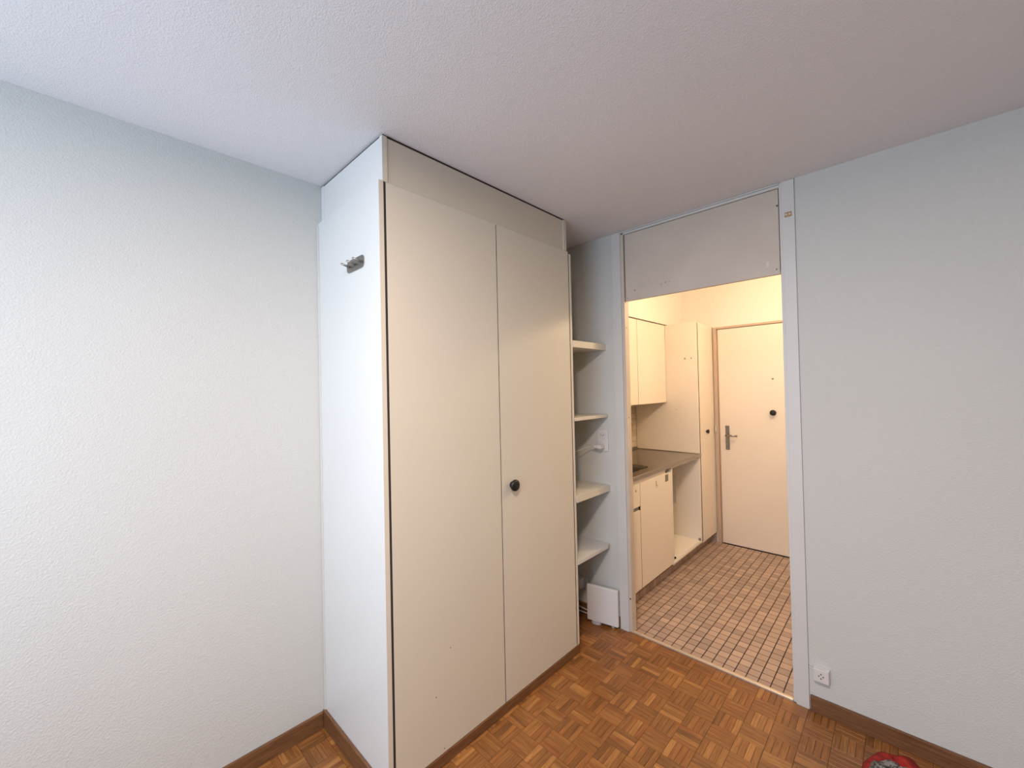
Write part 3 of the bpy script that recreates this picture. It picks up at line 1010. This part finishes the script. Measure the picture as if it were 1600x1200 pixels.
# ------------------------------------------------------------------ lamps (out of the picture)
rl = thing('ceiling_lamp', 'round flush ceiling lamp of the room, above the viewpoint', 'ceiling lamp', (-2.10, -1.62, H))
cyl('housing', (-2.10, -1.62, H), (-2.10, -1.62, H-0.035), 0.13, 'plastic', rl, 32)
cyl('diffuser', (-2.10, -1.62, H-0.035), (-2.10, -1.62, H-0.045), 0.12, 'lamp', rl, 32)
area_light('ceiling_lamp_light', (-2.10, -1.62, H-0.048), (0, 0, 0), 0.22, ROOM_LAMP_W, ROOM_LAMP_C, shape='DISK')
kl = thing('kitchen_ceiling_lamp', 'round glass ceiling lamp of the kitchen, hidden above the doorway', 'ceiling lamp', (0.75, -1.42, KH))
cyl('housing', (0.75, -1.42, KH), (0.75, -1.42, KH-0.02), 0.10, 'plastic', kl, 32)
bm = bmesh.new()
bmesh.ops.create_uvsphere(bm, u_segments=24, v_segments=12, radius=0.09)
bmesh.ops.scale(bm, vec=(1, 1, 0.55), verts=bm.verts)
o = obj('glass_bowl', bm, 'klamp', kl, smooth=True)
o.location = (0, 0, -0.06)
pl2 = bpy.data.lights.new('kitchen_lamp_light', 'POINT')
pl2.energy = KIT_LAMP_W
pl2.color = KIT_LAMP_C
pl2.shadow_soft_size = 0.06
po = bpy.data.objects.new('kitchen_lamp_light', pl2)
po.location = (0.75, -1.42, KH-0.23)
C.objects.link(po)

# ------------------------------------------------------------------ crumpled cloth on the floor
cl = thing('crumpled_garment', 'crumpled red garment with grey and black pattern on the parquet by the baseboard', 'clothing', (-0.24, -1.825, 0))
def heap(name, cx, cy, ax_, ay_, h, mat, seed, parent, zoff=0.0, rot=0.0, fold=0.5):
    from mathutils import noise
    bm = bmesh.new()
    NR, NA = 30, 96
    rg = random.Random(seed)
    ph = [rg.uniform(0, 6.28) for _ in range(4)]
    sh = Vector((seed*3.7, seed*1.9, 0))
    ca, sa = math.cos(rot), math.sin(rot)
    rings = []

    def height(x, y, t):
        p = Vector((x*16, y*16, 0))+sh
        warp = Vector((noise.noise(p*0.6), noise.noise(p*0.6+Vector((9, 3, 0))), 0))*1.2
        ridge = 1-abs(noise.noise(p+warp))*2.2
        ridge2 = 1-abs(noise.noise(p*2.1+warp*2))*2.0
        prof = (1-t**4)
        return max(h*prof*(1-fold+fold*(0.75*ridge+0.25*ridge2)), 0.0)+0.002+zoff*prof
    for i in range(1, NR+1):
        t = i/NR
        ring = []
        for k_ in range(NA):
            a = 2*math.pi*k_/NA
            e = 1+0.06*math.sin(3*a+ph[0])+0.05*math.sin(5*a+ph[1])+0.03*math.sin(9*a+ph[2])
            x = ax_*t*e*math.cos(a); y = ay_*t*e*math.sin(a)
            ring.append(bm.verts.new((cx+x*ca-y*sa, cy+x*sa+y*ca, height(x, y, t))))
        rings.append(ring)
    c = bm.verts.new((cx, cy, height(0, 0, 0)))
    for k_ in range(NA):
        bm.faces.new((c, rings[0][k_], rings[0][(k_+1) % NA]))
    for i in range(NR-1):
        for k_ in range(NA):
            bm.faces.new((rings[i][k_], rings[i+1][k_], rings[i+1][(k_+1) % NA], rings[i][(k_+1) % NA]))
    bm.faces.new(rings[-1])
    return obj(name, bm, mat, parent, smooth=True)
heap('red_fabric', 0.0, 0.0, 0.185, 0.104, 0.030, 'red', 3, cl, rot=-0.12, fold=0.8)
heap('patterned_fabric', -0.024, -0.001, 0.146, 0.092, 0.046, 'knit', 5, cl, 0.016, rot=-0.12, fold=0.6)
